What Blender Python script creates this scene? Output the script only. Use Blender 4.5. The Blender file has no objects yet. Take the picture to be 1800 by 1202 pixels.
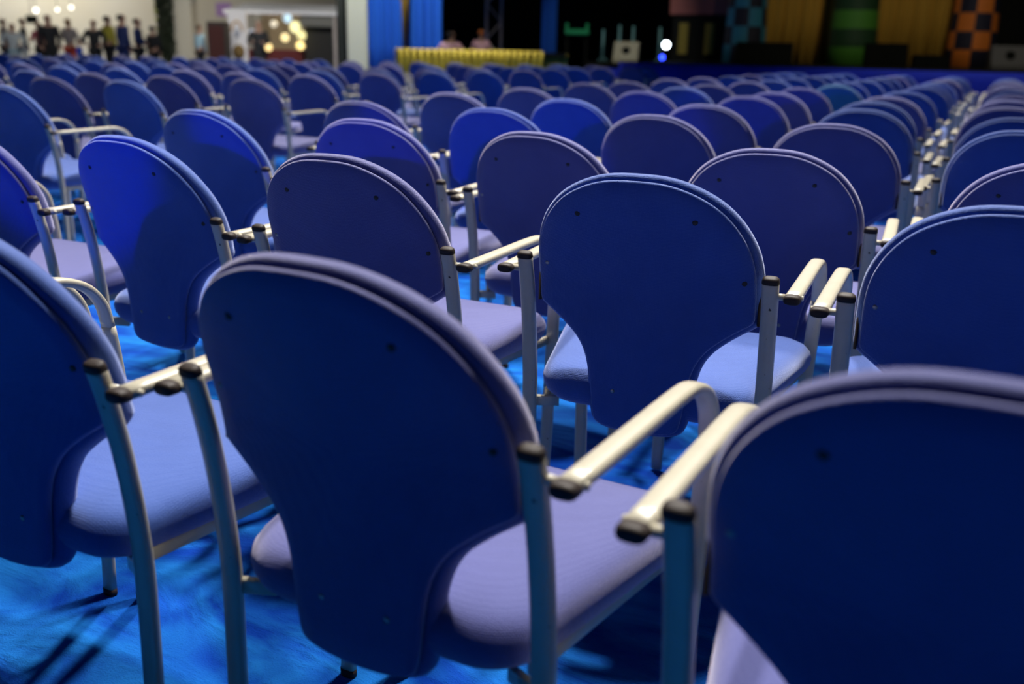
import bpy, bmesh, math, random
from mathutils import Vector, Matrix
random.seed(7)
R = math.radians
S = 0.82                    # chair drawing units -> metres
ZP = 0.84                   # height of the rear post tops, drawing units
sc = bpy.context.scene
col = sc.collection

# ------------------------------------------------------------------ camera
CAM_Z = (0.4536 + ZP) * S
FWD = Vector((-0.42111816, 0.8616775, -0.28314553))
RGT = Vector((0.89538135, 0.44476454, 0.02183419))
UP = Vector((-0.14474712, 0.24432845, 0.95882839))
FPX = 1732.6
cd = bpy.data.cameras.new('camera'); cam = bpy.data.objects.new('camera', cd); col.objects.link(cam)
cd.sensor_width = 36; cd.lens = FPX / 1800 * 36
m = Matrix((RGT, UP, -FWD)).transposed().to_4x4(); m.translation = (0, 0, CAM_Z)
cam.matrix_world = m
cd.clip_start = 0.05; cd.clip_end = 200
cd.dof.use_dof = True; cd.dof.focus_distance = 1.78; cd.dof.aperture_fstop = 2.8
sc.camera = cam
CP = Vector((0, 0, CAM_Z))
sc.view_settings.view_transform = 'Standard'; sc.view_settings.look = 'None'
sc.view_settings.gamma = 1; sc.view_settings.use_curve_mapping = False
sc.view_settings.exposure = 0.0

# ------------------------------------------------------------------ world and the hall's lamps
w = bpy.data.worlds.new('hall_air'); sc.world = w; w.use_nodes = True
w.node_tree.nodes['Background'].inputs[0].default_value = (0.10, 0.28, 0.55, 1)
w.node_tree.nodes['Background'].inputs[1].default_value = 0.015


def lamp(name, kind, loc, aim, power, color=(1, 1, 1), **kw):
    ld = bpy.data.lights.new(name, kind); ld.energy = power; ld.color = color
    for k, v in kw.items(): setattr(ld, k, v)
    o = bpy.data.objects.new(name, ld); col.objects.link(o); o.location = loc
    o.rotation_euler = (Vector(aim) - Vector(loc)).to_track_quat('-Z', 'Y').to_euler()
    return o


# house lights: hung ahead of the seats they light and turned back towards them
for x, y, p in ((-.6, 2.9, 700), (-2.6, 4.6, 900), (-.9, 6.6, 1000), (-3.0, 9.0, 1000), (-.8, 10.6, 1000), (-1.6, 14.0, 1200), (-1.6, 15.6, 900),
                (-5.6, 6.6, 1000), (-6.6, 10.6, 1200), (-8.6, 8.0, 1100), (-7.0, 14.5, 1300), (-10.5, 12.5, 1300), (-13.5, 15.0, 1500), (-9.5, 18.5, 1700)):
    lamp('house_light', 'SPOT', (x, y, 6.4), (x + .2, y - 2.5, 0), p * (2.5 if y < 6 else 1.85), (1.0, .96, .90), spot_size=R(62), spot_blend=0.7, shadow_soft_size=0.2)
# blue effect light standing low behind the rows
lamp('effect_spot', 'SPOT', (-2.75, -4.0, 1.58), (-1.85, 2.7, 0.80), 900, (0.0, 0.03, 1.0), spot_size=R(8.2), spot_blend=0.4, shadow_soft_size=0.03)

# ------------------------------------------------------------------ materials
MAT = {}


def mat(name, color, rough=.6, metal=0., bump=None, noise=None, emit=None, sheen=0., coat=0., spec=.5):
    m = bpy.data.materials.new(name); m.use_nodes = True; nt = m.node_tree; b = nt.nodes['Principled BSDF']
    b.inputs['Base Color'].default_value = (*color, 1); b.inputs['Roughness'].default_value = rough
    b.inputs['Metallic'].default_value = metal; b.inputs['Sheen Weight'].default_value = sheen
    b.inputs['Coat Weight'].default_value = coat; b.inputs['Specular IOR Level'].default_value = spec
    tc = nt.nodes.new('ShaderNodeTexCoord')
    if noise:
        sc_, amt, c2 = noise
        n = nt.nodes.new('ShaderNodeTexNoise'); n.inputs['Scale'].default_value = sc_; n.inputs['Detail'].default_value = 5
        nt.links.new(tc.outputs['Object'], n.inputs['Vector'])
        r = nt.nodes.new('ShaderNodeMapRange'); r.inputs[1].default_value = .38; r.inputs[2].default_value = .66
        r.inputs[3].default_value = 0; r.inputs[4].default_value = amt
        nt.links.new(n.outputs['Fac'], r.inputs[0])
        mx = nt.nodes.new('ShaderNodeMix'); mx.data_type = 'RGBA'
        mx.inputs[6].default_value = (*color, 1); mx.inputs[7].default_value = (*c2, 1)
        nt.links.new(r.outputs[0], mx.inputs[0]); nt.links.new(mx.outputs[2], b.inputs['Base Color'])
    if bump:
        kind, s, st = bump
        if kind == 'knit':
            v = nt.nodes.new('ShaderNodeTexVoronoi'); v.inputs['Scale'].default_value = s; out = v.outputs['Distance']
            v.inputs['Randomness'].default_value = .35
        else:
            v = nt.nodes.new('ShaderNodeTexNoise'); v.inputs['Scale'].default_value = s; v.inputs['Detail'].default_value = 4; out = v.outputs['Fac']
        nt.links.new(tc.outputs['Object'], v.inputs['Vector'])
        bp = nt.nodes.new('ShaderNodeBump'); bp.inputs['Strength'].default_value = st; bp.inputs['Distance'].default_value = .004
        nt.links.new(out, bp.inputs['Height']); nt.links.new(bp.outputs['Normal'], b.inputs['Normal'])
    if emit:
        b.inputs['Emission Color'].default_value = (*emit[0], 1); b.inputs['Emission Strength'].default_value = emit[1]
    MAT[name] = m
    return m


FAB = {}
for k, c, c2 in (('blue', (.022, .075, .33), (.030, .088, .36)), ('violet', (.055, .066, .25), (.064, .076, .27)), ('teal', (.03, .17, .30), (.04, .19, .33))):
    FAB[k] = mat('fabric_' + k, c, .75, bump=('knit', 420, .30), noise=(14, .8, c2), sheen=1.0, spec=.4)
    FAB[k].node_tree.nodes['Principled BSDF'].inputs['Sheen Roughness'].default_value = .45
    FAB[k].node_tree.nodes['Principled BSDF'].inputs['Sheen Tint'].default_value = (.86, .80, .92, 1) if k == 'violet' else (.60, .65, .88, 1)
mat('cream_enamel', (.50, .46, .36), .35, noise=(30, .35, (.42, .38, .29)), coat=.3)
def chips(m):
    nt = m.node_tree; b = nt.nodes['Principled BSDF']; src = b.inputs['Base Color'].links[0].from_socket
    tc = nt.nodes.new('ShaderNodeTexCoord'); n = nt.nodes.new('ShaderNodeTexNoise'); n.inputs['Scale'].default_value = 75; n.inputs['Detail'].default_value = 3
    nt.links.new(tc.outputs['Object'], n.inputs['Vector'])
    r = nt.nodes.new('ShaderNodeMapRange'); r.inputs[1].default_value = .745; r.inputs[2].default_value = .76; nt.links.new(n.outputs['Fac'], r.inputs[0])
    mx = nt.nodes.new('ShaderNodeMix'); mx.data_type = 'RGBA'; mx.inputs[7].default_value = (.03, .022, .018, 1)
    nt.links.new(r.outputs[0], mx.inputs[0]); nt.links.new(src, mx.inputs[6]); nt.links.new(mx.outputs[2], b.inputs['Base Color'])


chips(MAT['cream_enamel'])
mat('black_plastic', (.026, .017, .014), .6, spec=.3)
mat('steel_screw', (.30, .30, .30), .4, .8)
mat('dark_screw', (.01, .01, .012), .5)
mat('piping_fabric', (.42, .40, .40), .8, sheen=.3)


def tag(o, label=None, cat=None, group=None, kind=None):
    if label: o['label'] = label
    if cat: o['category'] = cat
    if group: o['group'] = group
    if kind: o['kind'] = kind
    return o


def link(name, me, material=None, parent=None, loc=None):
    o = bpy.data.objects.new(name, me); col.objects.link(o)
    if parent: o.parent = parent
    if loc is not None: o.location = loc
    if material is not None:
        if not me.materials: me.materials.append(material)
    return o


def empty(name, loc=(0, 0, 0), rz=0):
    o = bpy.data.objects.new(name, None); col.objects.link(o); o.location = loc; o.rotation_euler = (0, 0, rz)
    o.empty_display_size = .1
    return o


def bm_mesh(name, bm, smooth=True):
    bmesh.ops.recalc_face_normals(bm, faces=bm.faces)
    me = bpy.data.meshes.new(name); bm.to_mesh(me); bm.free()
    if smooth:
        for p in me.polygons: p.use_smooth = True
    return me


def smooth_path(pts, n):
    P = [Vector(p) for p in pts]; P = [P[0] * 2 - P[1]] + P + [P[-1] * 2 - P[-2]]
    out = []
    for i in range(1, len(P) - 2):
        for k in range(n):
            t = k / n; a, b, c, d = P[i - 1:i + 3]
            out.append(.5 * ((2 * b) + (c - a) * t + (2 * a - 5 * b + 4 * c - d) * t * t + (3 * b - a - 3 * c + d) * t ** 3))
    out.append(P[-2].copy())
    return out


def sweep(bm, pts, wx, wy, side=Vector((1, 0, 0)), n=10, dome=False, power=2.6, mi=0, scales=None):
    """tube with a flattened oval section, wide along 'side'"""
    rings = []
    N = len(pts)
    for i, p in enumerate(pts):
        t = (pts[min(i + 1, N - 1)] - pts[max(i - 1, 0)]).normalized()
        s = (side - t * side.dot(t)).normalized(); u = t.cross(s)
        k = scales[i] if scales else 1
        ring = []
        for j in range(n):
            a = 2 * math.pi * (j + .5) / n
            ca, sa = math.cos(a), math.sin(a)
            ex = 2 / power
            ring.append(bm.verts.new(p + s * (wx / 2 * k * math.copysign(abs(ca) ** ex, ca)) + u * (wy / 2 * k * math.copysign(abs(sa) ** ex, sa))))
        rings.append(ring)
    for a, b in zip(rings, rings[1:]):
        for j in range(n):
            f = bm.faces.new((a[j], a[(j + 1) % n], b[(j + 1) % n], b[j])); f.material_index = mi
    for r in (rings[0], rings[-1]):
        f = bm.faces.new(r); f.material_index = mi


def box(bm, lo, hi, mi=0):
    r = bmesh.ops.create_cube(bm, size=1)
    for v in r['verts']:
        v.co = Vector([(lo[k] + hi[k]) / 2 + v.co[k] * (hi[k] - lo[k]) for k in range(3)])
    for f in {f for v in r['verts'] for f in v.link_faces}: f.material_index = mi


# ------------------------------------------------------------------ the chair
HALF = [(0, .205), (.07, .2005), (.13, .181), (.18, .150), (.217, .108), (.241, .060), (.252, .012), (.255, -.035), (.255, -.08), (.2545, -.100), (.246, -.114), (.222, -.130),
        (.19, -.153), (.158, -.182), (.136, -.216), (.124, -.255), (.118, -.30), (.112, -.35), (.105, -.377), (.088, -.391), (.05, -.398), (0, -.400)]


def half_to_loop(h, sub):
    right = []
    P = h
    for i in range(len(P) - 1):
        p0 = P[max(i - 1, 0)] if i > 0 else (-P[1][0], P[1][1]); p1 = P[i]; p2 = P[i + 1]; p3 = P[i + 2] if i + 2 < len(P) else (-P[-2][0], P[-2][1])
        for k in range(sub):
            t = k / sub
            right.append(tuple(.5 * (2 * p1[j] + (p2[j] - p0[j]) * t + (2 * p0[j] - 5 * p1[j] + 4 * p2[j] - p3[j]) * t * t + (3 * p1[j] - p0[j] - 3 * p2[j] + p3[j]) * t ** 3) for j in (0, 1)))
    right.append(P[-1])
    return right + [(-x, z) for x, z in reversed(right[1:-1])]


def yback(x, z):
    T = [(.25, -.115), (.2, -.097), (.15, -.080), (.1, -.062), (.05, -.041), (0, -.022), (-.05, -.008), (-.1, 0), (-.2, .005), (-.4, .005)]
    y = T[-1][1]
    for (z0, y0), (z1, y1) in zip(T, T[1:]):
        if z >= z1:
            t = min(1, max(0, (z0 - z) / (z0 - z1))); y = y0 + (y1 - y0) * t; break
    return y + .030 * min(1, (abs(x) / .26)) ** 2


CZ = -.06


def shell(profile, sub, both=True, extra=0.):
    """profile: list of (t, dy, inset); rings shrunk towards the middle"""
    loop = half_to_loop(HALF, sub); n = len(loop); bm = bmesh.new(); rings = []
    nrm = []
    for i in range(n):
        a = Vector(loop[i - 1]); b = Vector(loop[(i + 1) % n]); d = (b - a).normalized(); nrm.append(Vector((-d.y, d.x)))
    for t, dy, inset in profile:
        if t <= 0:
            rings.append([bm.verts.new(Vector((0, yback(0, CZ) + dy, CZ)))]); continue
        r = []
        for (x, z), nn in zip(loop, nrm):
            q = Vector((x, z)) + nn * (-inset)
            X = q.x * t; Z = CZ + (q.y - CZ) * t
            r.append(bm.verts.new(Vector((X, yback(X, Z) + dy, Z))))
        rings.append(r)
    for a, b in zip(rings, rings[1:]):
        if len(a) == 1 and len(b) == 1: continue
        for j in range(n):
            k = (j + 1) % n
            if len(a) == 1: bm.faces.new((a[0], b[j], b[k]))
            elif len(b) == 1: bm.faces.new((a[j], a[k], b[0]))
            else: bm.faces.new((a[j], a[k], b[k], b[j]))
    for v in bm.verts: v.co.z += ZP
    bmesh.ops.scale(bm, vec=(S, S, S), verts=bm.verts)
    return bm


# loop is clockwise (top -> right -> bottom) so its left normal points outwards; check once
_l = half_to_loop(HALF, 1); _d = (Vector(_l[6]) - Vector(_l[4])); _out = Vector((-_d.y, _d.x)); SG = 1 if _out.x > 0 else -1


def insets(pr): return [(t, dy, ins * SG) for t, dy, ins in pr]


def me_panel(sub):
    return bm_mesh('back_panel', shell(insets([(0, 0, 0), (.5, 0, 0), (.85, 0, .004), (1, .0005, .010), (1, .003, .0065), (1, .008, .005), (1, .013, .007), (1, .016, .016), (.8, .018, .01), (0, .018, 0)]), sub))


def me_cushion(sub):
    return bm_mesh('backrest', shell(insets([(0, .018, 0), (.7, .017, 0), (1, .0165, .014), (1, .017, .002), (1, .021, -.004), (1, .031, -.008), (1, .043, -.0075), (1, .054, -.002), (1, .062, .008), (1, .066, .018), (.85, .070, .01), (.5, .072, 0), (0, .072, 0)]), sub))


def me_seat(n):
    bm = bmesh.new(); rings = []
    loop = []
    hw0, hw1, y0, y1 = .268, .338, .026, .512
    def rr(cx, cy, r, a0, a1):
        for k in range(n):
            a = R(a0 + (a1 - a0) * k / (n - 1)); loop.append((cx + r * math.cos(a), cy + r * math.sin(a)))
    rr(hw1 - .065, y1 - .065, .065, 5, 90); rr(-hw1 + .065, y1 - .065, .065, 90, 175)
    rr(-hw0 + .095, y0 + .095, .095, 185, 270); rr(hw0 - .095, y0 + .095, .095, 270, 355)
    N = len(loop); cx, cy = 0, .28

    def ztop(x, y): 
        t = (y - y0) / (y1 - y0); return -.274 + .030 * t
    prof = [(0, .012), (.4, .011), (.7, .007), (.83, .001), (.90, -.004), (.95, -.013), (.982, -.026), (.996, -.042), (.988, -.058), (.962, -.074), (.915, -.087), (.84, -.094), (0, -.094)]
    for t, dz in prof:
        if t == 0:
            rings.append([bm.verts.new((cx, cy, ztop(cx, cy) + dz))]); continue
        rings.append([bm.verts.new((cx + (x - cx) * t, cy + (y - cy) * t, ztop(x, cy + (y - cy) * t) + dz)) for x, y in loop])
    for a, b in zip(rings, rings[1:]):
        for j in range(N):
            k = (j + 1) % N
            if len(a) == 1: bm.faces.new((a[0], b[j], b[k]))
            elif len(b) == 1: bm.faces.new((a[j], a[k], b[0]))
            else: bm.faces.new((a[j], a[k], b[k], b[j]))
    for v in bm.verts: v.co.z += ZP
    bmesh.ops.scale(bm, vec=(S, S, S), verts=bm.verts)
    return bm_mesh('seat', bm)


def fin(bm, name):
    for v in bm.verts: v.co.z += ZP
    bmesh.ops.scale(bm, vec=(S, S, S), verts=bm.verts)
    return bm_mesh(name, bm)


REAR = [(0, 0), (.016, -.06), (.034, -.15), (.047, -.25), (.054, -.35), (.053, -.5), (.049, -.66), (.042, -.832)]
ARM = [(-.004, -.034), (.20, -.031), (.375, -.029), (.437, -.036), (.487, -.060), (.520, -.102), (.533, -.155)]
FRONT = [(.533, -.155), (.541, -.25), (.546, -.40), (.545, -.60), (.540, -.832)]


def zy(path, x, x1=None, n=4):
    P = smooth_path([(x if x1 is None else x + (x1 - x) * i / (len(path) - 1), y, z) for i, (y, z) in enumerate(path)], n)
    return P


def part_bm(kind, s, lod):
    bm = bmesh.new(); n = (14, 10, 8)[lod]; k = (4, 3, 2)[lod]
    X = Vector((1, 0, 0))
    if kind == 'rear_leg': sweep(bm, zy(REAR, s * .281, n=k), .036, .022, X, n, power=3)
    if kind == 'armrest': sweep(bm, zy(ARM, s * .3285, n=k), .0355, .020, X, n, power=2.9)
    if kind == 'front_leg': sweep(bm, zy(FRONT, s * .3285, s * .306, n=k), .036, .021, X, n, power=2.9)
    if kind == 'post_cap':
        P = [Vector((s * .281, y, z)) for y, z in ((.0012, -.005), (0, 0), (-.0015, .005), (-.0022, .008), (-.0028, .0095))]
        sweep(bm, P, .0372, .0235, X, n, power=3, scales=[1, 1, .95, .8, .45])
    if kind == 'arm_cap':
        P = [Vector((s * .3285, y, -.034)) for y in (.006, -.006, -.011, -.0145, -.016)]
        sweep(bm, P, .0368, .0212, X, n, power=2.9, scales=[1, 1, .96, .84, .5])
    if kind == 'foot':
        sweep(bm, [Vector((s * .306, .540, z)) for z in (-.822, -.836, -.84)], .038, .023, X, n, scales=[1, 1, .9])
    if kind == 'spacer':
        sweep(bm, [Vector((s * x, .012, -.034)) for x in (.290, .314)], .015, .015, Vector((0, 1, 0)), 10, power=2)
    if kind == 'arm_screw':
        sweep(bm, [Vector((s * x, .020, -.034)) for x in (.344, .3485)], .012, .012, Vector((0, 1, 0)), 10, power=2)
    if kind == 'seat_rail':
        sweep(bm, [Vector((s * .247, .085, -.356)), Vector((s * .266, .24, -.354)), Vector((s * .306, .545, -.350))], .014, .024, X, 8, power=6)
    if kind == 'seat_bracket':
        sweep(bm, [Vector((s * .274, .060, -.374)), Vector((s * .215, .085, -.374))], .014, .026, Vector((0, 1, 0)), 8, power=6)
    if kind == 'hinge_plate':
        box(bm, (s * .257 - .003, .040, -.112), (s * .257 + .003, .056, -.045))
    return bm


def disc(x, z, r, lod=0):
    bm = bmesh.new(); y = yback(x, z)
    sweep(bm, [Vector((x, y + d, z)) for d in (.004, -.0005, -.0016)], r * 2, r * 2, X_, 12, power=2, scales=[1, 1, .7])
    return bm


X_ = Vector((1, 0, 0))
SCREWS = [(-.135, .118, 1), (.125, .120, 1), (-.226, -.012, 0), (.226, -.012, 1), (-.055, -.300, 0), (.060, -.300, 0)]
CH = {}
for lod in (0, 1, 2):
    CH[lod] = dict(panel=me_panel((4, 2, 1)[lod]), cushion=me_cushion((4, 2, 1)[lod]), seat=me_seat((9, 6, 4)[lod]))
    for k in ('rear_leg', 'armrest', 'front_leg', 'post_cap', 'arm_cap', 'spacer', 'seat_rail', 'seat_bracket', 'arm_screw', 'hinge_plate'):
        for s in (-1, 1): CH[lod][k, s] = fin(part_bm(k, s, lod), k)
    for s in (-1, 1): CH[lod]['foot', s] = fin(part_bm('foot', s, lod), 'foot_cap')
for i, (x, z, dk) in enumerate(SCREWS): CH['screw', i] = fin(disc(x, z, .0062 if dk else .0052), 'screw')
for lod in (0, 1, 2):
    for k, me in CH[lod].items():
        nm = k[0] if isinstance(k, tuple) else k
        if nm in ('panel', 'cushion', 'seat'): continue
        me.materials.append(MAT['black_plastic'] if nm in ('post_cap', 'arm_cap', 'foot', 'hinge_plate') else MAT['cream_enamel'])
for i, (x, z, dk) in enumerate(SCREWS): CH['screw', i].materials.append(MAT['dark_screw'] if dk else MAT['steel_screw'])
# fabric meshes once per colour
FM = {}
for lod in (0, 1, 2):
    for c in FAB:
        for k in ('panel', 'cushion', 'seat'):
            me = CH[lod][k].copy(); me.materials.append(FAB[c]); FM[lod, c, k] = me
# the far chairs' metal frame as one mesh, with the caps as a second
FARF = {}
for s in (-1, 1):
    far_bm = bmesh.new()
    for k in ('rear_leg', 'armrest', 'front_leg', 'spacer', 'seat_rail'): far_bm.from_mesh(CH[2][k, s])
    FARF[s] = bm_mesh('side_frame', far_bm); FARF[s].materials.append(MAT['cream_enamel'])

def make_chair(color, lod):
    root = empty('armchair')
    b = link('backrest', FM[lod, color, 'cushion'], parent=root)
    p = link('back_panel', FM[lod, color, 'panel'], parent=b)
    if lod == 0:
        for i in range(6): link('screw', CH['screw', i], parent=b)
    link('seat', FM[lod, color, 'seat'], parent=root)
    if lod == 2:
        for s in (-1, 1): link('side_frame', FARF[s], parent=root)
        return root
    for s in (-1, 1):
        l = link('rear_leg', CH[lod]['rear_leg', s], parent=root); link('post_cap', CH[lod]['post_cap', s], parent=l)
        a = link('armrest', CH[lod]['armrest', s], parent=root); link('arm_cap', CH[lod]['arm_cap', s], parent=a)
        link('spacer', CH[lod]['spacer', s], parent=a)
        if lod == 0: link('arm_screw', CH[lod]['arm_screw', s], parent=a); link('seat_bracket', CH[lod]['seat_bracket', s], parent=l)
        fl_ = link('front_leg', CH[lod]['front_leg', s], parent=root)
        if lod == 0: link('foot_cap', CH[0]['foot', s], parent=fl_)
        link('seat_rail', CH[lod]['seat_rail', s], parent=root); link('hinge_plate', CH[lod]['hinge_plate', s], parent=b)
    return root


def copy_tree(o, parent=None):
    c = o.copy(); col.objects.link(c)
    if parent: c.parent = parent
    for ch in [k for k in o.children]: copy_tree(ch, c)
    return c


PROTO = {}


def chair(x, y, a, color, lod, label, group):
    key = (color, lod)
    if key not in PROTO: PROTO[key] = o = make_chair(color, lod)
    else: o = copy_tree(PROTO[key])
    o.location = (x * S, y * S, 0); o.rotation_euler = (0, 0, a)
    tag(o, label, 'chair', group)
    return o


ORD = ['nearest', 'second', 'third', 'fourth', 'fifth', 'sixth', 'seventh', 'eighth', 'ninth', 'tenth', 'eleventh', 'twelfth', 'thirteenth', 'fourteenth',
       'fifteenth', 'sixteenth', 'seventeenth', 'eighteenth', 'nineteenth', 'twentieth', 'twenty-first', 'twenty-second', 'twenty-third', 'twenty-fourth', 'twenty-fifth']
NAME = {'blue': 'blue', 'violet': 'violet-blue', 'teal': 'teal-blue'}
G1 = 'armchairs in the block before the stage'
G2 = 'armchairs in the block beyond the left aisle'
SEAT = ['aisle seat', 'second seat from the aisle', 'third seat from the aisle', 'fourth seat from the aisle', 'fifth seat from the aisle', 'sixth seat from the aisle']


def lab(c, row, k):
    return f"{NAME[c]} padded armchair, {ORD[row]} row from the camera, {SEAT[k]}"


near = [  # x, y, turn, colour, row, seat (drawing units)
    (-2.12, .955, -.02, 'blue', 0, 1), (-1.421, .962, -.023, 'blue', 0, 2), (-.730, .994, -.059, 'violet', 0, 3), (.031, .904, -.031, 'violet', 0, 4),
    (-2.848, 1.995, -.012, 'violet', 1, 0), (-2.140, 2.012, -.07, 'blue', 1, 1), (-1.421, 1.976, .001, 'violet', 1, 2), (-.685, 2.048, .05, 'blue', 1, 3), (.04, 2.002, .04, 'blue', 1, 4),
    (-2.792, 2.987, -.046, 'blue', 2, 0), (-2.062, 3.026, .05, 'violet', 2, 1), (-1.333, 2.915, -.063, 'violet', 2, 2), (-.583, 2.836, .07, 'violet', 2, 3), (.13, 2.95, .05, 'violet', 2, 4),
    (-2.76, 4.0, 0, 'violet', 3, 0), (-2.05, 3.99, 0, 'blue', 3, 1), (-1.335, 4.08, 0, 'violet', 3, 2), (-.61, 4.08, .03, 'violet', 3, 3), (.05, 4.24, 0, 'blue', 3, 4),
    (-2.96, 5.22, 0, 'violet', 4, 0), (-2.17, 5.1, 0, 'blue', 4, 1), (-1.42, 5.15, 0, 'violet', 4, 2), (-.68, 5.4, .03, 'blue', 4, 3), (.03, 5.2, 0, 'blue', 4, 4),
    (-3.02, 6.35, 0, 'violet', 5, 0), (-2.26, 6.6, 0, 'violet', 5, 1), (-1.51, 6.45, 0, 'violet', 5, 2), (-.75, 6.40, .03, 'blue', 5, 3), (-.02, 6.41, 0, 'violet', 5, 4),
    (-3.17, 7.84, 0, 'violet', 6, 0), (-2.33, 7.75, 0, 'blue', 6, 1), (-1.54, 7.38, 0, 'violet', 6, 2), (-.77, 7.35, 0, 'violet', 6, 3), (-.02, 7.6, 0, 'violet', 6, 4),
    (-3.15, 8.76, 0, 'violet', 7, 0), (-2.40, 8.78, 0, 'violet', 7, 1), (-1.61, 8.73, 0, 'violet', 7, 2), (-.79, 8.7, 0, 'blue', 7, 3), (0, 8.75, 0, 'violet', 7, 4),
    (-3.22, 10.2, 0, 'violet', 8, 0), (-2.43, 10.3, 0, 'violet', 8, 1), (-1.52, 10.0, 0, 'teal', 8, 2), (-.79, 10.3, 0, 'blue', 8, 3), (0, 10.1, 0, 'blue', 8, 4),
]
for x, y, a, c, r, k in near:
    chair(x, y, a, c, 0 if y < 3.5 else (1 if y < 8 else 2), lab(c, r, k), G1)
rnd = random.Random(3)
for r in range(9, 15):
    y = 11.45 + 1.22 * (r - 9)
    for k in range(5):
        c = rnd.choice(['violet', 'violet', 'blue', 'blue', 'blue'])
        x = -3.2 + .79 * k - .03 * (r - 9) * (1 if k < 2 else .4)
        chair(x + rnd.uniform(-.03, .03), y + rnd.uniform(-.12, .12), rnd.uniform(-.04, .04), c, 2, lab(c, r, k), G1)

# the block beyond the left aisle
left0 = [(-5.02, 3.83, 0, 'blue', 0), (-5.75, 4.05, 0, 'blue', 0), (-5.30, 4.95, 0, 'blue', 1), (-6.02, 4.95, 0, 'violet', 1), (-5.15, 6.0, 0, 'violet', 2), (-5.92, 5.92, 0, 'violet', 2),
         (-5.62, 7.3, 0, 'violet', 3), (-5.80, 8.65, 0, 'violet', 4), (-5.90, 9.95, 0, 'blue', 5), (-5.80, 10.95, 0, 'blue', 6), (-6.05, 12.6, 0, 'violet', 7), (-6.3, 14.1, 0, 'blue', 8),
         (-6.55, 15.6, 0, 'blue', 9), (-6.7, 17.1, 0, 'violet', 10), (-6.6, 18.4, 0, 'violet', 11), (-6.75, 19.7, 0, 'blue', 12)]
rows = {}
for x, y, a, c, r in left0: rows.setdefault(r, []).append((x, y, c))
for r, lst in sorted(rows.items()):
    k = 0
    for x, y, c in lst:
        chair(x, y, rnd.uniform(-.03, .03), c, 1 if y < 8 else 2, f"{NAME[c]} padded armchair beyond the left aisle, {ORD[r]} row back, {SEAT[k]}", G2); k += 1
    x, y, _ = lst[-1]
    y = y + rnd.uniform(-.05, .05)
    while True:
        x -= .75
        if -x / max(y, .1) > 1.36 + .9 / y: break
        depth = Vector((x, y, 0)).dot(FWD)
        if depth > 19.5: break
        c = rnd.choice(['violet', 'violet', 'blue', 'blue'])
        chair(x + rnd.uniform(-.018, .018), y + rnd.uniform(-.10, .10), rnd.uniform(-.04, .04), c, 1 if y < 6 else 2,
              f"{NAME[c]} padded armchair beyond the left aisle, {ORD[r]} row back, {ORD[k] if k else 'first'} seat from the aisle", G2)
        k += 1

# ------------------------------------------------------------------ helpers for what stands behind
def at(px, py, D):
    """point at camera depth D on the line of sight through a photo pixel"""
    return CP + (FWD + RGT * ((px - 900) / FPX) - UP * ((py - 601) / FPX)) * D


YAW = math.atan2(-FWD.x, FWD.y)


def bm_box(name, lo, hi, material, parent=None, bevel=0, seg=2):
    bm = bmesh.new(); box(bm, lo, hi)
    if bevel: bmesh.ops.bevel(bm, geom=bm.edges[:], offset=bevel, segments=seg, affect='EDGES')
    return link(name, bm_mesh(name, bm, False), material, parent)


# ------------------------------------------------------------------ floor
def carpet_material():
    m = bpy.data.materials.new('blue_carpet'); m.use_nodes = True; nt = m.node_tree; b = nt.nodes['Principled BSDF']
    tc = nt.nodes.new('ShaderNodeTexCoord')
    n = nt.nodes.new('ShaderNodeTexNoise'); n.inputs['Scale'].default_value = 2.6; n.inputs['Detail'].default_value = 6; n.inputs['Distortion'].default_value = 1.4
    mp = nt.nodes.new('ShaderNodeMapping'); mp.inputs['Rotation'].default_value = (0, 0, .9); mp.inputs['Scale'].default_value = (1, 2.4, 1)
    nt.links.new(tc.outputs['Object'], mp.inputs['Vector']); nt.links.new(mp.outputs[0], n.inputs['Vector'])
    cr = nt.nodes.new('ShaderNodeValToRGB')
    cr.color_ramp.elements[0].position = .36; cr.color_ramp.elements[0].color = (.001, .040, .32, 1)
    cr.color_ramp.elements[1].position = .66; cr.color_ramp.elements[1].color = (.010, .16, .54, 1)
    nt.links.new(n.outputs['Fac'], cr.inputs[0]); nt.links.new(cr.outputs[0], b.inputs['Base Color'])
    b.inputs['Roughness'].default_value = .95; b.inputs['Specular IOR Level'].default_value = .1
    f = nt.nodes.new('ShaderNodeTexNoise'); f.inputs['Scale'].default_value = 260
    nt.links.new(tc.outputs['Object'], f.inputs['Vector'])
    ad = nt.nodes.new('ShaderNodeMath'); ad.operation = 'MULTIPLY_ADD'; ad.inputs[1].default_value = 14.
    nt.links.new(n.outputs['Fac'], ad.inputs[0]); nt.links.new(f.outputs['Fac'], ad.inputs[2])
    bp = nt.nodes.new('ShaderNodeBump'); bp.inputs['Strength'].default_value = .7; bp.inputs['Distance'].default_value = .004
    nt.links.new(ad.outputs[0], bp.inputs['Height']); nt.links.new(bp.outputs['Normal'], b.inputs['Normal'])
    return m


fl = bm_box('floor', (-60, -6, -.1), (14, 62, 0), carpet_material()); tag(fl, 'bright blue carpet covering the hall floor', None, None, 'structure')
mat('strip_cream', (.60, .56, .44), .6)
st = bm_box('floor_strip', (-3.60, .2, 0.0), (-3.40, 7.0, .012), MAT['strip_cream'])
tag(st, 'cream strip laid on the blue carpet along the left aisle', 'floor strip')

# ------------------------------------------------------------------ stage
mat('skirt_blue', (.006, .03, .60), .8, noise=(6, .5, (.008, .04, .66)))
mat('stage_black', (.009, .010, .008), .85, spec=.15)
SY, SZ = 17.2, .925
stage = empty('stage', (0, SY, 0)); tag(stage, 'low black stage with a royal blue front skirt across the hall end', 'stage')
bm_box('deck', (-6.4, 0, SZ - .12), (9, 8.7, SZ), MAT['stage_black'], stage)


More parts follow.
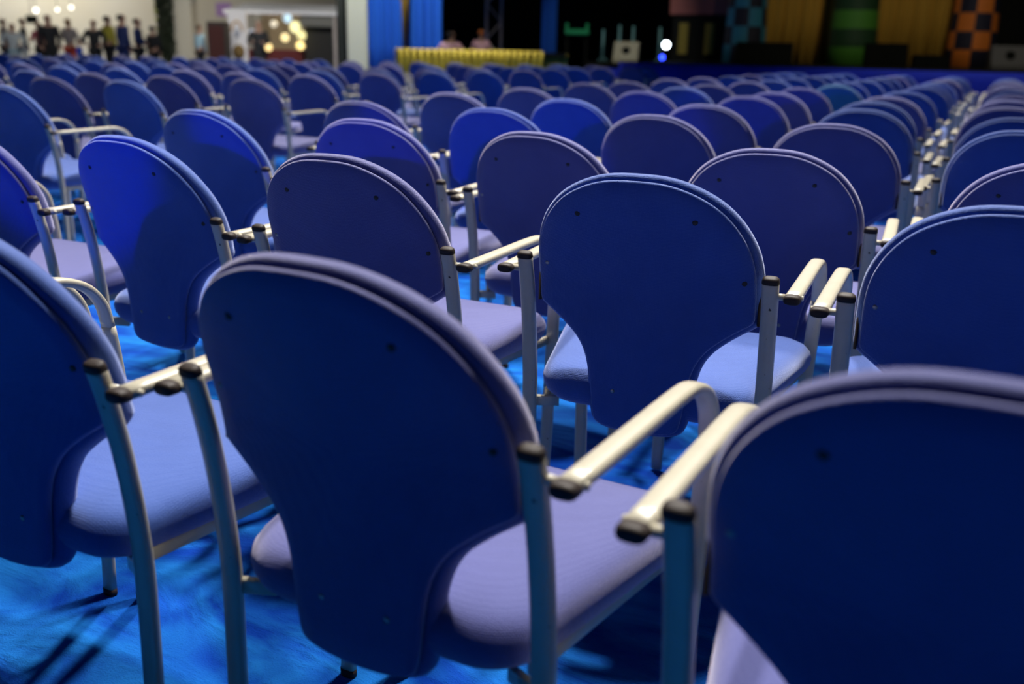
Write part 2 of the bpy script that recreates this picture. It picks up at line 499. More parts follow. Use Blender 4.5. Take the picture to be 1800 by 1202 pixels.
def pleats(name, w, h, amp, n, material, parent=None, thick=.02, flare=0., seg=8, zsteps=6, gather=None, phase=0.):
    """hanging pleated cloth w wide in x, h tall, real thickness"""
    bm = bmesh.new(); grid = []
    N = n * seg
    for side in (0, 1):
        g = []
        for j in range(zsteps + 1):
            z = h * j / zsteps; row = []
            for i in range(N + 1):
                u = i / N; x = (u - .5) * w
                if gather: x *= gather(z / h)
                a = amp * (.75 + .25 * math.sin(i * .37 + 1.3))
                y = a * math.sin(2 * math.pi * n * u + phase + .5 * math.sin(u * 17)) * (1 + flare * (1 - z / h)) + side * thick
                row.append(bm.verts.new((x, y, z)))
            g.append(row)
        grid.append(g)
    for g in grid:
        for j in range(zsteps):
            for i in range(N): bm.faces.new((g[j][i], g[j][i + 1], g[j + 1][i + 1], g[j + 1][i]))
    A, B = grid
    for j in range(zsteps):
        for i in (0, N): bm.faces.new((A[j][i], B[j][i], B[j + 1][i], A[j + 1][i]))
    for i in range(N):
        for j in (0, zsteps): bm.faces.new((A[j][i], B[j][i], B[j][i + 1], A[j][i + 1]))
    return link(name, bm_mesh(name, bm), material, parent)


sk = pleats('skirt', 15.4, SZ - .02, .012, 24, MAT['skirt_blue'], stage); sk.location = (1.3, -.03, 0)
mat('edge_grey', (.10, .14, .22), .6)

mat('curtain_ochre', (.56, .33, .035), .85)
mat('curtain_blue', (.006, .10, .50), .9)
mat('gold_drape', (.28, .17, .015), .7)


def curtain(px0, px1, D, material, label, name='stage_curtain', z0=0., h=7, amp=.09, n=6, gather=None, group=None):
    a, b = at(px0, 60, D), at(px1, 60, D); w = (b - a).length; c = (a + b) / 2
    o = pleats(name, w, h, amp, n, material, None, gather=gather); o.location = (c.x, c.y, z0); o.rotation_euler = (0, 0, math.atan2(b.y - a.y, b.x - a.x))
    tag(o, label, 'curtain', group)
    return o


curtain(1338, 1478, 21.6, MAT['curtain_ochre'], 'ochre stage curtain between the teal and the green tower', z0=SZ, n=9)
curtain(1532, 1690, 21.6, MAT['curtain_ochre'], 'ochre stage curtain between the green and the orange tower', z0=SZ, n=10)
curtain(648, 708, 24, MAT['curtain_blue'], 'bright blue curtain beside the pale pillar', n=4)
curtain(716, 777, 24, MAT['curtain_blue'], 'bright blue curtain right of the gold drape', n=4)
curtain(952, 978, 24, MAT['curtain_blue'], 'narrow dim blue curtain by the end of the yellow skirt', n=2)
curtain(700, 724, 23.7, MAT['gold_drape'], 'gold drape gathered to a point between two blue curtains', n=3, z0=.95, gather=lambda t: .25 + .75 * min(1, t * 2.2))


def checker_mat(name, c1, c2, nu, hz, rows_only=False):
    m = bpy.data.materials.new(name); m.use_nodes = True; nt = m.node_tree; b = nt.nodes['Principled BSDF']; b.inputs['Roughness'].default_value = .7
    tc = nt.nodes.new('ShaderNodeTexCoord'); sp = nt.nodes.new('ShaderNodeSeparateXYZ'); nt.links.new(tc.outputs['Object'], sp.inputs[0])
    at2 = nt.nodes.new('ShaderNodeMath'); at2.operation = 'ARCTAN2'; nt.links.new(sp.outputs['Y'], at2.inputs[0]); nt.links.new(sp.outputs['X'], at2.inputs[1])
    u = nt.nodes.new('ShaderNodeMath'); u.operation = 'MULTIPLY'; u.inputs[1].default_value = 0 if rows_only else nu / math.pi; nt.links.new(at2.outputs[0], u.inputs[0])
    v = nt.nodes.new('ShaderNodeMath'); v.operation = 'DIVIDE'; v.inputs[1].default_value = hz; nt.links.new(sp.outputs['Z'], v.inputs[0])
    cb = nt.nodes.new('ShaderNodeCombineXYZ'); nt.links.new(u.outputs[0], cb.inputs[0]); nt.links.new(v.outputs[0], cb.inputs[1]); cb.inputs[2].default_value = .5
    if rows_only: cb.inputs[0].default_value = .5
    ck = nt.nodes.new('ShaderNodeTexChecker'); ck.inputs['Scale'].default_value = 1; ck.inputs['Color1'].default_value = (*c1, 1); ck.inputs['Color2'].default_value = (*c2, 1)
    nt.links.new(cb.outputs[0], ck.inputs['Vector']); nt.links.new(ck.outputs['Color'], b.inputs['Base Color'])
    return m


def tower(px, half, D, material, label, rz):
    c = at(px, 60, D); r0 = half / FPX * D
    bm = bmesh.new(); rings = []
    for j, (z, k) in enumerate([(0, 1.12), (.5, 1.08), (1.2, 1.0), (2.2, .92), (3.4, .86), (3.45, 1.0), (3.9, 1.0)]):
        rings.append([bm.verts.new((r0 * k * math.cos(2 * math.pi * i / 28), r0 * k * math.sin(2 * math.pi * i / 28), z)) for i in range(28)])
    for a, b in zip(rings, rings[1:]):
        for i in range(28): bm.faces.new((a[i], a[(i + 1) % 28], b[(i + 1) % 28], b[i]))
    bm.faces.new(rings[0]); bm.faces.new(rings[-1])
    o = link('stage_tower', bm_mesh('stage_tower', bm), material); o.location = (c.x, c.y, SZ); o.rotation_euler = (0, 0, rz)
    me = o.data
    tag(o, label, 'stage set tower', 'round patterned set towers on the stage')


tower(1310, 33, 20.4, checker_mat('check_teal', (.012, .012, .02), (.03, .22, .27), 4, .36), 'dark round set tower with teal check squares', .35)
tower(1500, 38, 20.4, checker_mat('check_green', (.012, .055, .012), (.07, .26, .02), 4, .36, True), 'round set tower with green horizontal bands', .0)
tower(1710, 37, 20.4, checker_mat('check_orange', (.014, .014, .03), (.80, .22, .02), 4, .36), 'round set tower with orange and black check squares', .85)

# shelf-like scenery left of the teal tower
mat('scenery_brown', (.20, .10, .06), .8); mat('scenery_red', (.30, .10, .08), .8); mat('panel_olive', (.26, .21, .03), .8)
c = at(1230, 60, 21.5); sc_ = empty('scenery_house', (c.x, c.y, SZ), 0); tag(sc_, 'dim brown scenery house front with a reddish roof band', 'stage scenery')
bm_box('wall_board', (-.62, 0, 0), (.55, .1, 1.1), MAT['stage_black'], sc_)
bm_box('roof_band', (-.68, -.08, .98), (.60, .12, 1.5), MAT['scenery_red'], sc_)
bm_box('upper_board', (-.62, 0, 1.5), (.55, .1, 3.2), MAT['scenery_brown'], sc_)
for x in (-.46, .12): bm_box('shutter', (x, -.03, .15), (x + .2, .0, .8), MAT['panel_olive'], sc_)

# backdrop
bd = bm_box('wall_back', (-9.2, 0, 0), (9, .15, 9), MAT['stage_black']); bd.location = (0, 27.5, 0); bd['kind'] = 'structure'
a = at(770, 60, 31); b = at(1210, 60, 31)
bw = bm_box('wall_stage_left', (0, 0, 0), ((b - a).length, .15, 9), MAT['stage_black']); bw.location = (a.x, a.y, 0); bw.rotation_euler = (0, 0, math.atan2(b.y - a.y, b.x - a.x)); bw['kind'] = 'structure'

# monitors and speakers on the stage
mat('speaker_black', (.006, .007, .005), .9, spec=.1); mat('monitor_grey', (.09, .09, .08), .6); mat('monitor_cream', (.42, .40, .28), .6)


def wedge(px0, px1, py_top, D, material, label, tilt=.35, depth=.45, z0=SZ, group=None):
    a, b = at(px0, py_top, D), at(px1, py_top, D); w = (b - a).length; c = (a + b) / 2; h = c.z - z0
    root = empty('stage_monitor', (c.x, c.y, z0), YAW * .5); tag(root, label, 'stage monitor', group)
    bm = bmesh.new()
    pf = [(0, 0), (depth, 0), (depth, h * .75), (depth * .75, h), (depth * tilt * .6, h), (0, h * .18)]
    for x in (-w / 2, w / 2): [bm.verts.new((x, y, z)) for y, z in pf]
    bm.verts.ensure_lookup_table(); n = len(pf)
    bm.faces.new(bm.verts[:n]); bm.faces.new(bm.verts[n:])
    for i in range(n): bm.faces.new((bm.verts[i], bm.verts[(i + 1) % n], bm.verts[n + (i + 1) % n], bm.verts[n + i]))
    bmesh.ops.bevel(bm, geom=bm.edges[:], offset=.012, segments=2, affect='EDGES')
    link('cabinet', bm_mesh('cabinet', bm, False), material, root)
    # grille: round woofer on the sloping face
    bm = bmesh.new(); r = min(w, h) * .2
    fy = depth * tilt * .3; fz = h * .59
    nrm = Vector((0, -(h * .82), depth * tilt * .6)).normalized()
    sweep(bm, [Vector((0, fy, fz)) + nrm * d for d in (-.02, .008, .012)], r * 2, r * 2, X_, 20, power=2, scales=[1, 1, .9])
    link('woofer', bm_mesh('woofer', bm), MAT['speaker_black'], root)
    return root


wedge(1296, 1394, 74, 18.9, MAT['speaker_black'], 'black loudspeaker in front of the teal tower')
wedge(1526, 1597, 76, 18.9, MAT['speaker_black'], 'black loudspeaker right of the green tower')
wedge(1610, 1668, 97, 18.9, MAT['speaker_black'], 'low black box at the foot of the ochre curtain')
wedge(1750, 1812, 80, 18.2, MAT['monitor_grey'], 'grey wedge monitor on the stage at the right edge', tilt=.6)
wm = wedge(1078, 1122, 73, 21.5, MAT['monitor_cream'], 'cream wedge monitor tilted beside the microphone stands', tilt=.8, z0=.86)
mat('pipe_teal', (.22, .50, .52), .4, .2)
for px, y0, y1, lb in ((1061, 52, 104, 'tall microphone stand left of the cream monitor'), (1090, 44, 74, 'pale stand behind the cream monitor, left of two'), (1114, 46, 74, 'pale stand behind the cream monitor, right of two'), (1161, 48, 80, 'thin stand left of the bright lamp')):
    top = at(px, y0, 22.5); root = empty('microphone_stand', (top.x, top.y, .86)); tag(root, lb, 'stand')
    bm = bmesh.new(); sweep(bm, [Vector((0, 0, z)) for z in (0, top.z - .86)], .05, .05, X_, 8, power=2); link('pole', bm_mesh('pole', bm), MAT['pipe_teal'], root)
    bm = bmesh.new()
    for k in range(3):
        a = k * 2.094; sweep(bm, [Vector((0, 0, .12)), Vector((.13 * math.cos(a), .13 * math.sin(a), .01))], .025, .025, Vector((0, 0, 1)), 6, power=2)
    link('tripod', bm_mesh('tripod', bm), MAT['pipe_teal'], root)

# raised platform behind the side of the stage where the stands rest
c = at(1090, 100, 22.5)
rs = empty('side_riser', (c.x, c.y, 0), YAW * .6); tag(rs, 'black riser carrying the cream monitor and the stands', 'riser')
bm_box('riser_deck', (-.62, -1.2, .76), (.9, 1.2, .86), MAT['stage_black'], rs)
bm_box('riser_front', (-.60, -1.18, 0), (.86, -1.12, .76), MAT['skirt_blue'], rs)

# ------------------------------------------------------------------ bright spot and blue LED
def emissive(name, c, s): return mat(name, (0, 0, 0), .5, emit=(c, s))


def ball_lamp(px, py, D, r, material, label, post=None, cat='lamp'):
    c = at(px, py, D); root = empty('spot_lamp', (c.x, c.y, 0)); tag(root, label, cat)
    bm = bmesh.new(); bmesh.ops.create_uvsphere(bm, u_segments=16, v_segments=10, radius=r); link('bulb', bm_mesh('bulb', bm), material, root, (0, 0, c.z))
    bm = bmesh.new(); d = (c - CP).normalized(); side = d.cross(Vector((0, 0, 1))).normalized()
    sweep(bm, [Vector((0, 0, c.z)) + d * k for k in (r * .3, r * 1.2, r * 3)], r * 2.5, r * 2.5, side, 14, power=2, scales=[1, 1, .6]); link('housing', bm_mesh('housing', bm), MAT['speaker_black'], root)
    bm = bmesh.new(); sweep(bm, [Vector((0, 0, .0)) + d * r * 2, Vector((0, 0, c.z)) + d * r * 2], .04, .04, X_, 8, power=2); link('stand', bm_mesh('stand', bm), MAT['speaker_black'], root)
    return root


ball_lamp(1171, 79, 20.5, .068, emissive('lamp_white', (.75, .9, 1), 22), 'small round stage lamp shining bright white')
ball_lamp(1164, 101, 20.5, .05, emissive('lamp_blue', (.02, .05, 1), 7), 'tiny blue lamp just below the bright white one')

# ------------------------------------------------------------------ platform with pleated yellow skirt
mat('skirt_yellow', (.46, .36, .035), .6); mat('skirt_olive', (.22, .18, .02), .6)
a, b = at(695, 87, 20), at(955, 92, 20); a.z = b.z = 0; w_ = (b - a).length; c = (a + b) / 2
pf = empty('side_platform', c, math.atan2(b.y - a.y, b.x - a.x)); tag(pf, 'low platform dressed with a pleated yellow gold skirt', 'platform')
bm_box('platform_deck', (-w_ / 2, .02, .96), (w_ / 2 + .45, 1.3, 1.04), MAT['stage_black'], pf)
y_ = pleats('pleated_skirt', w_, 1.06, .105, 22, MAT['skirt_yellow'], pf, seg=6)
y2 = pleats('end_skirt', .5, 1.02, .03, 5, MAT['skirt_olive'], pf, seg=6); y2.location = (w_ / 2 + .25, .1, 0)

# truss column
mat('truss_metal', (.50, .44, .40), .5, .2); mat('truss_wrap', (.09, .045, .05), .8)
c = at(868, 60, 23); tr = empty('truss_column', (c.x, c.y, 0), YAW); tag(tr, 'square lattice truss column behind the yellow skirt', 'truss')
for x in (-.17, .17):
    for y in (-.17, .17):
        bm = bmesh.new(); sweep(bm, [Vector((x, y, 0)), Vector((x, y, 6.5))], .06, .06, X_, 8, power=2); link('chord', bm_mesh('chord', bm), MAT['truss_metal'], tr)
bm = bmesh.new()
for k in range(16):
    z = .1 + k * .4; s = 1 if k % 2 else -1
    for y in (-.17, .17):
        sweep(bm, [Vector((-.17 * s, y, z)), Vector((.17 * s, y, z + .4))], .03, .03, Vector((0, 1, 0)), 6, power=2)
        sweep(bm, [Vector((y, -.17 * s, z)), Vector((y, .17 * s, z + .4))], .03, .03, Vector((1, 0, 0)), 6, power=2)
link('lattice', bm_mesh('lattice', bm), MAT['truss_metal'], tr)

# green drum-like instrument
mat('drum_green', (.01, .34, .12), .5)
c = at(1014, 54, 22.5); dr = empty('green_table', (c.x, c.y, 0), YAW); tag(dr, 'small green table with two upright posts in the dark', 'table')
bm_box('table_top', (-.27, -.15, c.z - .09), (.27, .15, c.z + .03), MAT['drum_green'], dr, .02)
for x in (-.23, .23): bm_box('post', (x - .03, -.03, c.z + .03), (x + .03, .03, c.z + .16), MAT['drum_green'], dr)
for x in (-.22, .22): bm_box('leg', (x - .03, -.03, 0), (x + .03, .03, c.z - .09), MAT['stage_black'], dr)

# ------------------------------------------------------------------ people
SK = mat('skin', (.42, .25, .18), .6)


def skin_mesh(name, verts, edges, radii, root_i=0, sub=1):
    me = bpy.data.meshes.new(name); me.from_pydata(verts, edges, []); me.update()
    o = bpy.data.objects.new(name + '_tmp', me); col.objects.link(o)
    md = o.modifiers.new('s', 'SKIN'); md.use_smooth_shade = True
    for i, r in enumerate(radii):
        r = r if isinstance(r, tuple) else (r, r)
        me.skin_vertices[0].data[i].radius = r; me.skin_vertices[0].data[i].use_root = (i == root_i)
    sb = o.modifiers.new('u', 'SUBSURF'); sb.levels = sb.render_levels = sub
    dg = bpy.context.evaluated_depsgraph_get(); out = bpy.data.meshes.new_from_object(o.evaluated_get(dg)); out.name = name
    bpy.data.objects.remove(o); bpy.data.meshes.remove(me)
    for p in out.polygons: p.use_smooth = True
    return out


def person(px, D, h, rz, top, trousers, hair, label, arms=0, long_coat=False, width=1., z0=0., py=None):
    c = at(px, 70, D); k = h / 1.75
    root = empty('person', (c.x, c.y, z0), rz); root.scale = (k * width, k * width, k)
    e = {0: ((.22, 0, 1.15), (.20, -.06, .92), (.19, -.1, .80)), 1: ((.25, -.08, 1.18), (.16, -.30, 1.12), (.08, -.40, 1.2)), 2: ((.30, 0, 1.2), (.22, -.16, 1.05), (.08, -.2, 1.02))}[arms]
    V = [(0, 0, .96), (0, -.005, 1.15), (0, 0, 1.36), (0, 0, 1.47), (0, -.02, 1.56), (0, -.015, 1.66), (0, 0, 1.73),
         (.17, 0, 1.41), e[0], e[1], e[2], (-.17, 0, 1.41), (-e[0][0], e[0][1], e[0][2]), (-e[1][0], e[1][1], e[1][2]), (-e[2][0], e[2][1], e[2][2]),
         (.09, 0, .88), (.10, -.02, .50), (.10, .02, .09), (.11, -.12, .03), (-.09, 0, .88), (-.10, .03, .50), (-.11, .05, .09), (-.12, -.09, .03)]
    E = [(0, 1), (1, 2), (2, 3), (3, 4), (4, 5), (5, 6), (2, 7), (7, 8), (8, 9), (9, 10), (2, 11), (11, 12), (12, 13), (13, 14), (0, 15), (15, 16), (16, 17), (17, 18), (0, 19), (19, 20), (20, 21), (21, 22)]
    r = [(.14, .10), (.13, .09), (.15, .10), .055, .075, (.085, .1), .055, .06, .045, .035, .03, .06, .045, .035, .03, .085, .055, .04, .035, .085, .055, .04, .035]
    b = link('body', skin_mesh('body', V, E, r), SK, root)
    ti = [0, 1, 2, 7, 8, 9, 11, 12, 13]; mp = {v: i for i, v in enumerate(ti)}
    tE = [(mp[a], mp[b_]) for a, b_ in E if a in mp and b_ in mp]
    tV = [V[i] for i in ti]; tr_ = [(.165, .125), (.155, .115), (.175, .12), .078, .062, .05, .078, .062, .05]
    if long_coat: tV.append((0, 0, .55)); tr_.append((.21, .16)); tE.append((0, len(tV) - 1))
    link('coat' if long_coat else 'jacket', skin_mesh('jacket', tV, tE, tr_), top, root)
    li = [0, 15, 16, 17, 19, 20, 21]; mp = {v: i for i, v in enumerate(li)}
    link('trousers', skin_mesh('trousers', [V[i] for i in li], [(mp[a], mp[b_]) for a, b_ in E if a in mp and b_ in mp], [(.145, .11), .105, .072, .055, .105, .072, .055]), trousers, root)
    link('hair', skin_mesh('hair', [(0, .035, 1.56), (0, .03, 1.66), (0, .01, 1.725)], [(0, 1), (1, 2)], [.075, (.1, .1), .07]), hair, root)
    tag(root, label, 'person')
    return root


def solid(n, c, r=.8): return MAT.get(n) or mat(n, c, r)


HB = solid('hair_black', (.012, .010, .010)); HR = solid('hair_brown', (.10, .05, .025)); HO = solid('hair_fair', (.33, .17, .06))
TB = solid('cloth_black', (.012, .014, .018)); TW = solid('cloth_white', (.60, .68, .72)); TN = solid('cloth_navy', (.010, .025, .12)); TY = solid('cloth_yellow', (.50, .46, .06))
TR = solid('cloth_red', (.55, .06, .04)); TP = solid('cloth_pink', (.50, .12, .16)); TG = solid('cloth_grey', (.30, .27, .27)); TU = solid('cloth_blue', (.01, .08, .55)); TPK = solid('cloth_rose', (.72, .42, .52))
TLB = solid('cloth_pale_blue', (.35, .55, .66))
crowd = [
    (8, 29, 1.66, 2.2, TG, TB, HB, 'person with dark hair at the far left end of the crowd', 0, False, 1.0),
    (23, 27, 1.50, .8, TW, TLB, HO, 'person in a long white coat at the left of the crowd', 2, True, 1.15),
    (42, 28, 1.66, 2.6, TB, TW, HR, 'person in a dark top and pale trousers left of the pink top', 0, False, .9),
    (69, 28, 1.58, .3, TP, TB, HR, 'person in a pink red top in the crowd', 1, False, .9),
    (87, 26, 1.72, 1.2, TB, TB, HB, 'broad person in a black jacket beside the pink top', 0, True, 1.15),
    (122, 27, 1.66, 3.4, TG, TR, HO, 'fair haired person in a grey jacket with red trousers', 1, False, 1.0),
    (138, 25, 1.10, 2.2, TU, TW, HR, 'child in a bright blue top among the crowd', 0, False, 1.05),
    (166, 26, 1.62, .6, TB, TB, HR, 'brown haired person in a black coat left of the yellow jacket', 2, True, 1.05),
    (191, 28, 1.78, 3.0, TY, TB, HB, 'person in a yellow jacket in the crowd', 0, False, 1.05),
    (216, 25, 1.75, 2.8, TN, TN, HB, 'tall person in a navy blue jacket', 0, True, 1.15),
    (243, 26.6, 1.70, 2.2, TN, TB, HB, 'person in a dark navy jacket right of the tall one', 2, False, 1.1),
    (269, 27, 1.52, 3.3, TB, TB, HB, 'person in black beside the dark tree', 0, False, 1.0),
    (351, 28, 1.60, 3.0, TLB, TB, HR, 'person in pale blue right of the grey column', 0, False, .9),
    (455, 27, 1.70, .6, TB, TB, HB, 'dark clothed person before the bright stall', 1, True, 1.1),
    (792, 22.3, 1.46, 3.1, TPK, TB, HB, 'musician in rose pink behind the yellow skirt, left one', 2, False, 1.35),
    (846, 22.3, 1.52, 3.6, TPK, TB, solid('hair_ginger', (.45, .13, .03)), 'ginger haired musician in rose pink beside the truss', 1, False, 1.0),
]
for px, D, h, rz, tp, tz, hr, lb, ar, lc, wd in crowd: person(px, D, h, rz, tp, tz, hr, lb, ar, lc, wd)

# ------------------------------------------------------------------ left hall: walls, columns, stalls
mat('hall_beige', (.62, .56, .42), .9, noise=(.35, .5, (.70, .66, .56))); mat('column_grey', (.50, .48, .40), .85); mat('pillar_cream', (.66, .64, .48), .85)


def slab(px0, px1, D, material, name, z0=0., z1=9., t=.3):
    a, b = at(px0, 60, D), at(px1, 60, D); o = bm_box(name, (0, 0, z0), ((b - a).length, t, z1), material)
    o.location = (a.x, a.y, 0); o.rotation_euler = (0, 0, math.atan2(b.y - a.y, b.x - a.x)); return o


slab(-500, 660, 44, MAT['hall_beige'], 'wall_left')['kind'] = 'structure'


def column(px0, px1, D, material, name, label, cat='column'):
    a, b = at(px0, 60, D), at(px1, 60, D); w = (b - a).length; c = (a + b) / 2
    o = bm_box(name, (-w / 2, -w / 2, 0), (w / 2, w / 2, 9), material, None, .03); o.location = (c.x, c.y, 0); o.rotation_euler = (0, 0, YAW); tag(o, label, cat); return o


column(305, 344, 30, MAT['column_grey'], 'concrete_column', 'square light grey column standing in the hall')
column(613, 648, 25, MAT['pillar_cream'], 'cream_pillar', 'cream pillar left of the blue curtains')
column(594, 612, 25.5, solid('pillar_black', (.015, .018, .012)), 'black_pillar', 'black drape pillar beside the cream pillar')

# dark tree: trunk and leafy column
c = at(292, 60, 29); tre = empty('potted_tree', (c.x, c.y, 0)); tag(tre, 'tall dark narrow tree in front of the beige wall', 'tree')
mat('leaf_dark', (.012, .022, .008), .7); mat('leaf_highlight', (.42, .48, .05), .7)
bm = bmesh.new(); sweep(bm, [Vector((0, 0, z)) for z in (.3, 1.5, 4)], .12, .12, X_, 8, power=2, scales=[1, .8, .4]); link('trunk', bm_mesh('trunk', bm), solid('bark', (.03, .02, .012)), tre)
bm = bmesh.new(); sweep(bm, [Vector((0, 0, z)) for z in (0, .35)], .5, .5, X_, 16, power=2, scales=[.8, 1]); link('pot', bm_mesh('pot', bm), MAT['speaker_black'], tre)
rt = random.Random(5)
for nm, mt, nn in (('foliage', 'leaf_dark', 5200), ('highlight_leaves', 'leaf_highlight', 60)):
    bm = bmesh.new()
    for k in range(nn):
        a = rt.uniform(0, 6.28); z = rt.uniform(.4, 6); r = .24 * rt.random() ** .5 * (1.0 if z > .8 else z)
        if nm == 'highlight_leaves': a = rt.uniform(3.4, 4.2); r = .25; z = rt.uniform(1.2, 3)  # yellow highlights on one side of the tree, put into leaf colour
        p = Vector((r * math.cos(a), r * math.sin(a), z)); d = Vector((rt.uniform(-1, 1), rt.uniform(-1, 1), rt.uniform(-.6, 1))).normalized() * .075; s = d.orthogonal().normalized() * .03
        bm.faces.new([bm.verts.new(q) for q in (p - d, p + s, p + d, p - s)])
    link(nm, bm_mesh(nm, bm, False), MAT[mt], tre)

# dark red board
c = at(380, 60, 27); rb = empty('display_cabinet', (c.x, c.y, 0), YAW); tag(rb, 'dark red display cabinet right of the grey column', 'cabinet')
z1 = at(380, 38, 27).z; hw = 16.5 / FPX * 27
bm_box('carcass', (-hw, 0, 0), (hw, .5, z1), solid('cabinet_black', (.02, .016, .014)), rb, .01)
bm_box('red_panel', (-hw * .8, -.02, .4), (hw * .8, 0, z1 - .1), solid('panel_red', (.035, .003, .002)), rb)

# purple sign on the wall, stall with striped roof
c = at(393, 17, 33); sg = empty('hanging_sign', (c.x, c.y, c.z), YAW); tag(sg, 'small pale purple sign hanging above the booth', 'sign')
bm_box('sign_board', (-.26, 0, -.22), (.26, .05, .22), solid('sign_purple', (.42, .26, .55)), sg, .01)
bm_box('hanger', (-.02, .01, .22), (.02, .04, 2.5), MAT['truss_metal'], sg)
c = at(417, 60, 28); bt = empty('booth_panel', (c.x, c.y, 0), YAW); tag(bt, 'white fairground booth panel with an arched gold motif', 'booth')
zt = at(417, 17, 28).z; hw = 16 / FPX * 28
bm_box('board', (-hw, 0, 0), (hw, .12, zt), solid('booth_white', (.66, .66, .68)), bt, .01)
bm = bmesh.new(); P = [Vector((.15 * math.cos(a), -.02, 1.42 + .27 * math.sin(a))) for a in [math.pi * i / 12 for i in range(13)]]
sweep(bm, P, .05, .05, Vector((0, 1, 0)), 6); link('arch', bm_mesh('arch', bm), solid('booth_gold', (.40, .22, .04)), bt)
bm = bmesh.new(); sweep(bm, [Vector((0, -.03 + d, 1.38)) for d in (.02, 0)], .17, .26, X_, 14, power=2); link('medallion', bm_mesh('medallion', bm), solid('booth_grey', (.34, .36, .42)), bt)
bm = bmesh.new(); sweep(bm, [Vector((.02, -.03 + d, .86)) for d in (.02, 0)], .36, .42, X_, 14, power=2); link('lower_motif', bm_mesh('lower_motif', bm), solid('booth_brown', (.16, .10, .03)), bt)

a, b = at(434, 60, 29), at(594, 60, 29); w_ = (b - a).length; c = (a + b) / 2
sl = empty('market_stall', (c.x, c.y, 0), YAW); tag(sl, 'brightly lit market stall under a white roof', 'stall')
zr = at(514, 22, 29).z
bm = bmesh.new()
for x in (-w_ / 2 - .5, w_ / 2 + .1):
    for y, z in ((-.6, zr - .08), (-.6, zr), (1.8, zr + .28), (1.8, zr + .2)): bm.verts.new((x, y, z))
bm.verts.ensure_lookup_table()
bm.faces.new(bm.verts[:4]); bm.faces.new(bm.verts[4:])
for i in range(4): bm.faces.new((bm.verts[i], bm.verts[(i + 1) % 4], bm.verts[4 + (i + 1) % 4], bm.verts[4 + i]))
link('roof', bm_mesh('roof', bm, False), solid('roof_white', (.85, .86, .88)), sl)
bm_box('back_panel', (-w_ / 2, 1.7, 0), (w_ / 2, 1.75, zr), solid('stall_back', (.30, .27, .22)), sl)
bm_box('counter', (-w_ / 2, -.3, 0), (w_ / 2 * .25, .5, .95), solid('counter_red', (.10, .012, .015)), sl, .01)
for x in (-w_ / 2, w_ / 2): bm_box('post', (x - .04, -.5, 0), (x + .04, -.42, zr), MAT['truss_metal'], sl)
tk = bm_box('dark_cabinet', (w_ / 2 * .30, -.2, 0), (w_ / 2, 1.2, at(565, 48, 29).z), solid('cabinet_dark', (.014, .014, .013)), sl, .02)
bm_box('awning', (w_ / 2 * .26, -.5, at(565, 48, 29).z), (w_ / 2, 1.3, at(565, 28, 29).z), solid('awning_grey', (.16, .16, .14)), sl, .02)
for i, (px, py, r, cc, s) in enumerate([(472, 83, .11, (1, .72, .3), 3.2), (501, 66, .12, (1, .80, .38), 2.8), (520, 48, .17, (1, .92, .45), 2.6), (528, 80, .12, (1, .75, .28), 4), (505, 32, .13, (.6, .85, 1), 2.2), (481, 42, .10, (1, .9, .7), 1.6), (443, 58, .11, (.8, .85, 1), 1.2), (530, 62, .13, (1, .9, .4), 2.4)]):
    c = at(px, py, 28.6)
    root = empty('stall_lamp', (c.x, c.y, c.z)); tag(root, 'glowing ' + ['amber lamp low on the left of the stall', 'pale yellow lamp amid the stall', 'large yellow lamp under the stall roof', 'amber lamp low on the right of the stall', 'cool white lamp high under the stall roof', 'warm white lamp high on the left of the stall', 'dim white lamp at the left end of the stall', 'yellow lamp halfway up the right of the stall'][i], 'lamp')
    bm = bmesh.new(); bmesh.ops.create_icosphere(bm, subdivisions=2, radius=r); link('globe', bm_mesh('globe', bm), emissive('stall_glow_%s' % 'abcdefgh'[i], cc, s * .55), root)
    bm = bmesh.new(); sweep(bm, [Vector((0, 0, r * .9)), Vector((0, 0, max(r * 1.2, zr - c.z)))], .02, .02, X_, 6); link('cord', bm_mesh('cord', bm), MAT['stage_black'], root)
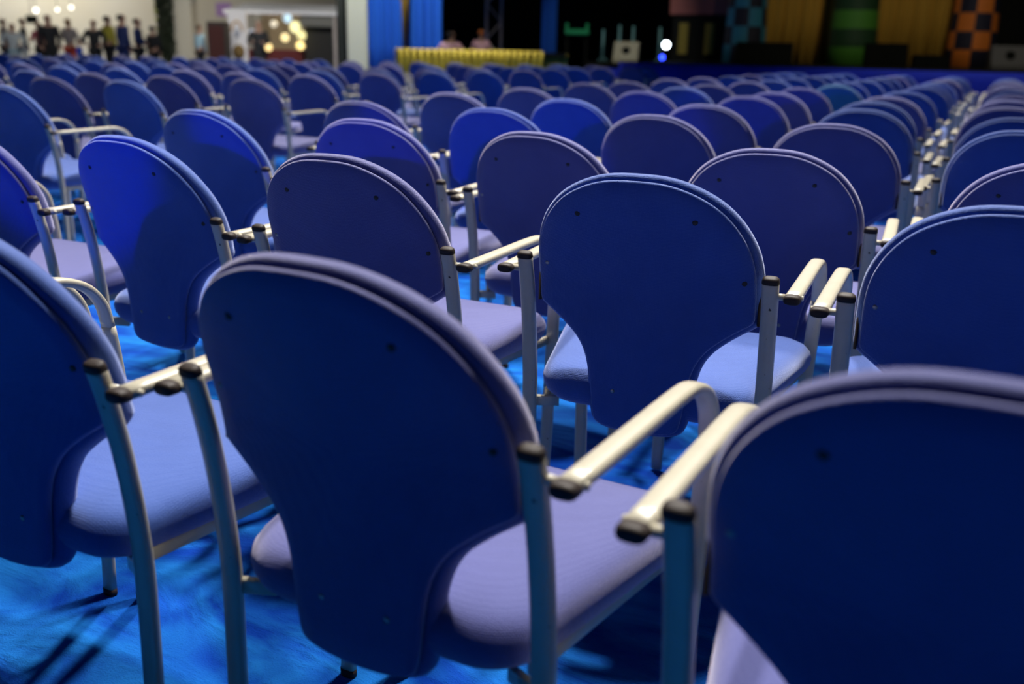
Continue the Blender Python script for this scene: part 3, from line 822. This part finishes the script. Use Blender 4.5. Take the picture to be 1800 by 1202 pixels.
# screen and bulbs on the beige wall
c = at(55, 34, 40); tv = empty('wall_screen', (c.x, c.y, c.z), YAW); tag(tv, 'small black screen hanging before the bright wall', 'screen')
bm_box('frame', (-.24, 0, -.16), (.24, .06, .16), MAT['speaker_black'], tv, .01); bm_box('hanger', (-.02, .02, .16), (.02, .04, 3), MAT['truss_metal'], tv)
for px, py, r, lb in ((63, 18, .10, 'bright round ceiling bulb nearest the black screen'), (101, 17, .07, 'smaller bulb between its two neighbours'), (125, 13, .08, 'rightmost of the round bulbs before the wall')):
    c = at(px, py, 38); root = empty('hanging_bulb', (c.x, c.y, c.z)); tag(root, lb, 'lamp')
    bm = bmesh.new(); bmesh.ops.create_icosphere(bm, subdivisions=2, radius=r); link('globe', bm_mesh('globe', bm), MAT.get('bulb_white') or emissive('bulb_white', (1, .97, .85), 3), root)
    bm = bmesh.new(); sweep(bm, [Vector((0, 0, r)), Vector((0, 0, 4))], .02, .02, X_, 6); link('cord', bm_mesh('cord', bm), MAT['stage_black'], root)

# hall and stage lamps, plus added fill lamps
c = at(150, 60, 36); lamp('hall_lamp', 'AREA', (c.x, c.y, 7.5), (at(120, 60, 44).x, at(120, 60, 44).y, 2), 420, (1, .93, .80), shape='DISK', size=3)
c = at(20, 60, 40); lamp('hall_lamp', 'AREA', (c.x, c.y, 6), (at(0, 60, 44).x, at(0, 60, 44).y, 2.5), 420, (1, .97, .88), shape='DISK', size=2)
c = at(500, 60, 29); lamp('stall_light', 'POINT', (c.x, c.y, 1.9), (0, 0, 0), 60, (1, .8, .5), shadow_soft_size=.2)
c = at(660, 60, 20); lamp('curtain_spot', 'SPOT', (c.x, c.y, 6.5), tuple(at(690, 60, 24)), 2000, (.9, .95, 1), spot_size=R(45), spot_blend=.5)
c = at(800, 60, 17.5); lamp('skirt_spot', 'SPOT', (c.x, c.y, 5.5), tuple(at(810, 95, 20)), 500, (1, .95, .8), spot_size=R(60), spot_blend=.6)
c = at(170, 60, 19); lamp('crowd_fill', 'SPOT', (c.x, c.y, 6.5), tuple(at(150, 80, 27)), 1050, (1, .95, .88), spot_size=R(60), spot_blend=.6)  # added front fill so the crowd doesn't go dark against the wall
c = at(480, 60, 20); lamp('crowd_fill', 'SPOT', (c.x, c.y, 6.0), tuple(at(480, 60, 29)), 2300, (1, .96, .9), spot_size=R(40), spot_blend=.6)  # same added fill, turned on the stall and booth
lamp('stage_spot', 'SPOT', (0, 13, 7), (-.9, 20.5, 1.6), 700, (1, .9, .8), spot_size=R(60), spot_blend=.7)
c = at(980, 60, 17); lamp('stage_spot', 'SPOT', (c.x, c.y, 6.0), tuple(at(1060, 75, 22.5)), 520, (1, .95, .85), spot_size=R(38), spot_blend=.6)  # added weak fill lamp that brightens the stands, cream monitor and truss
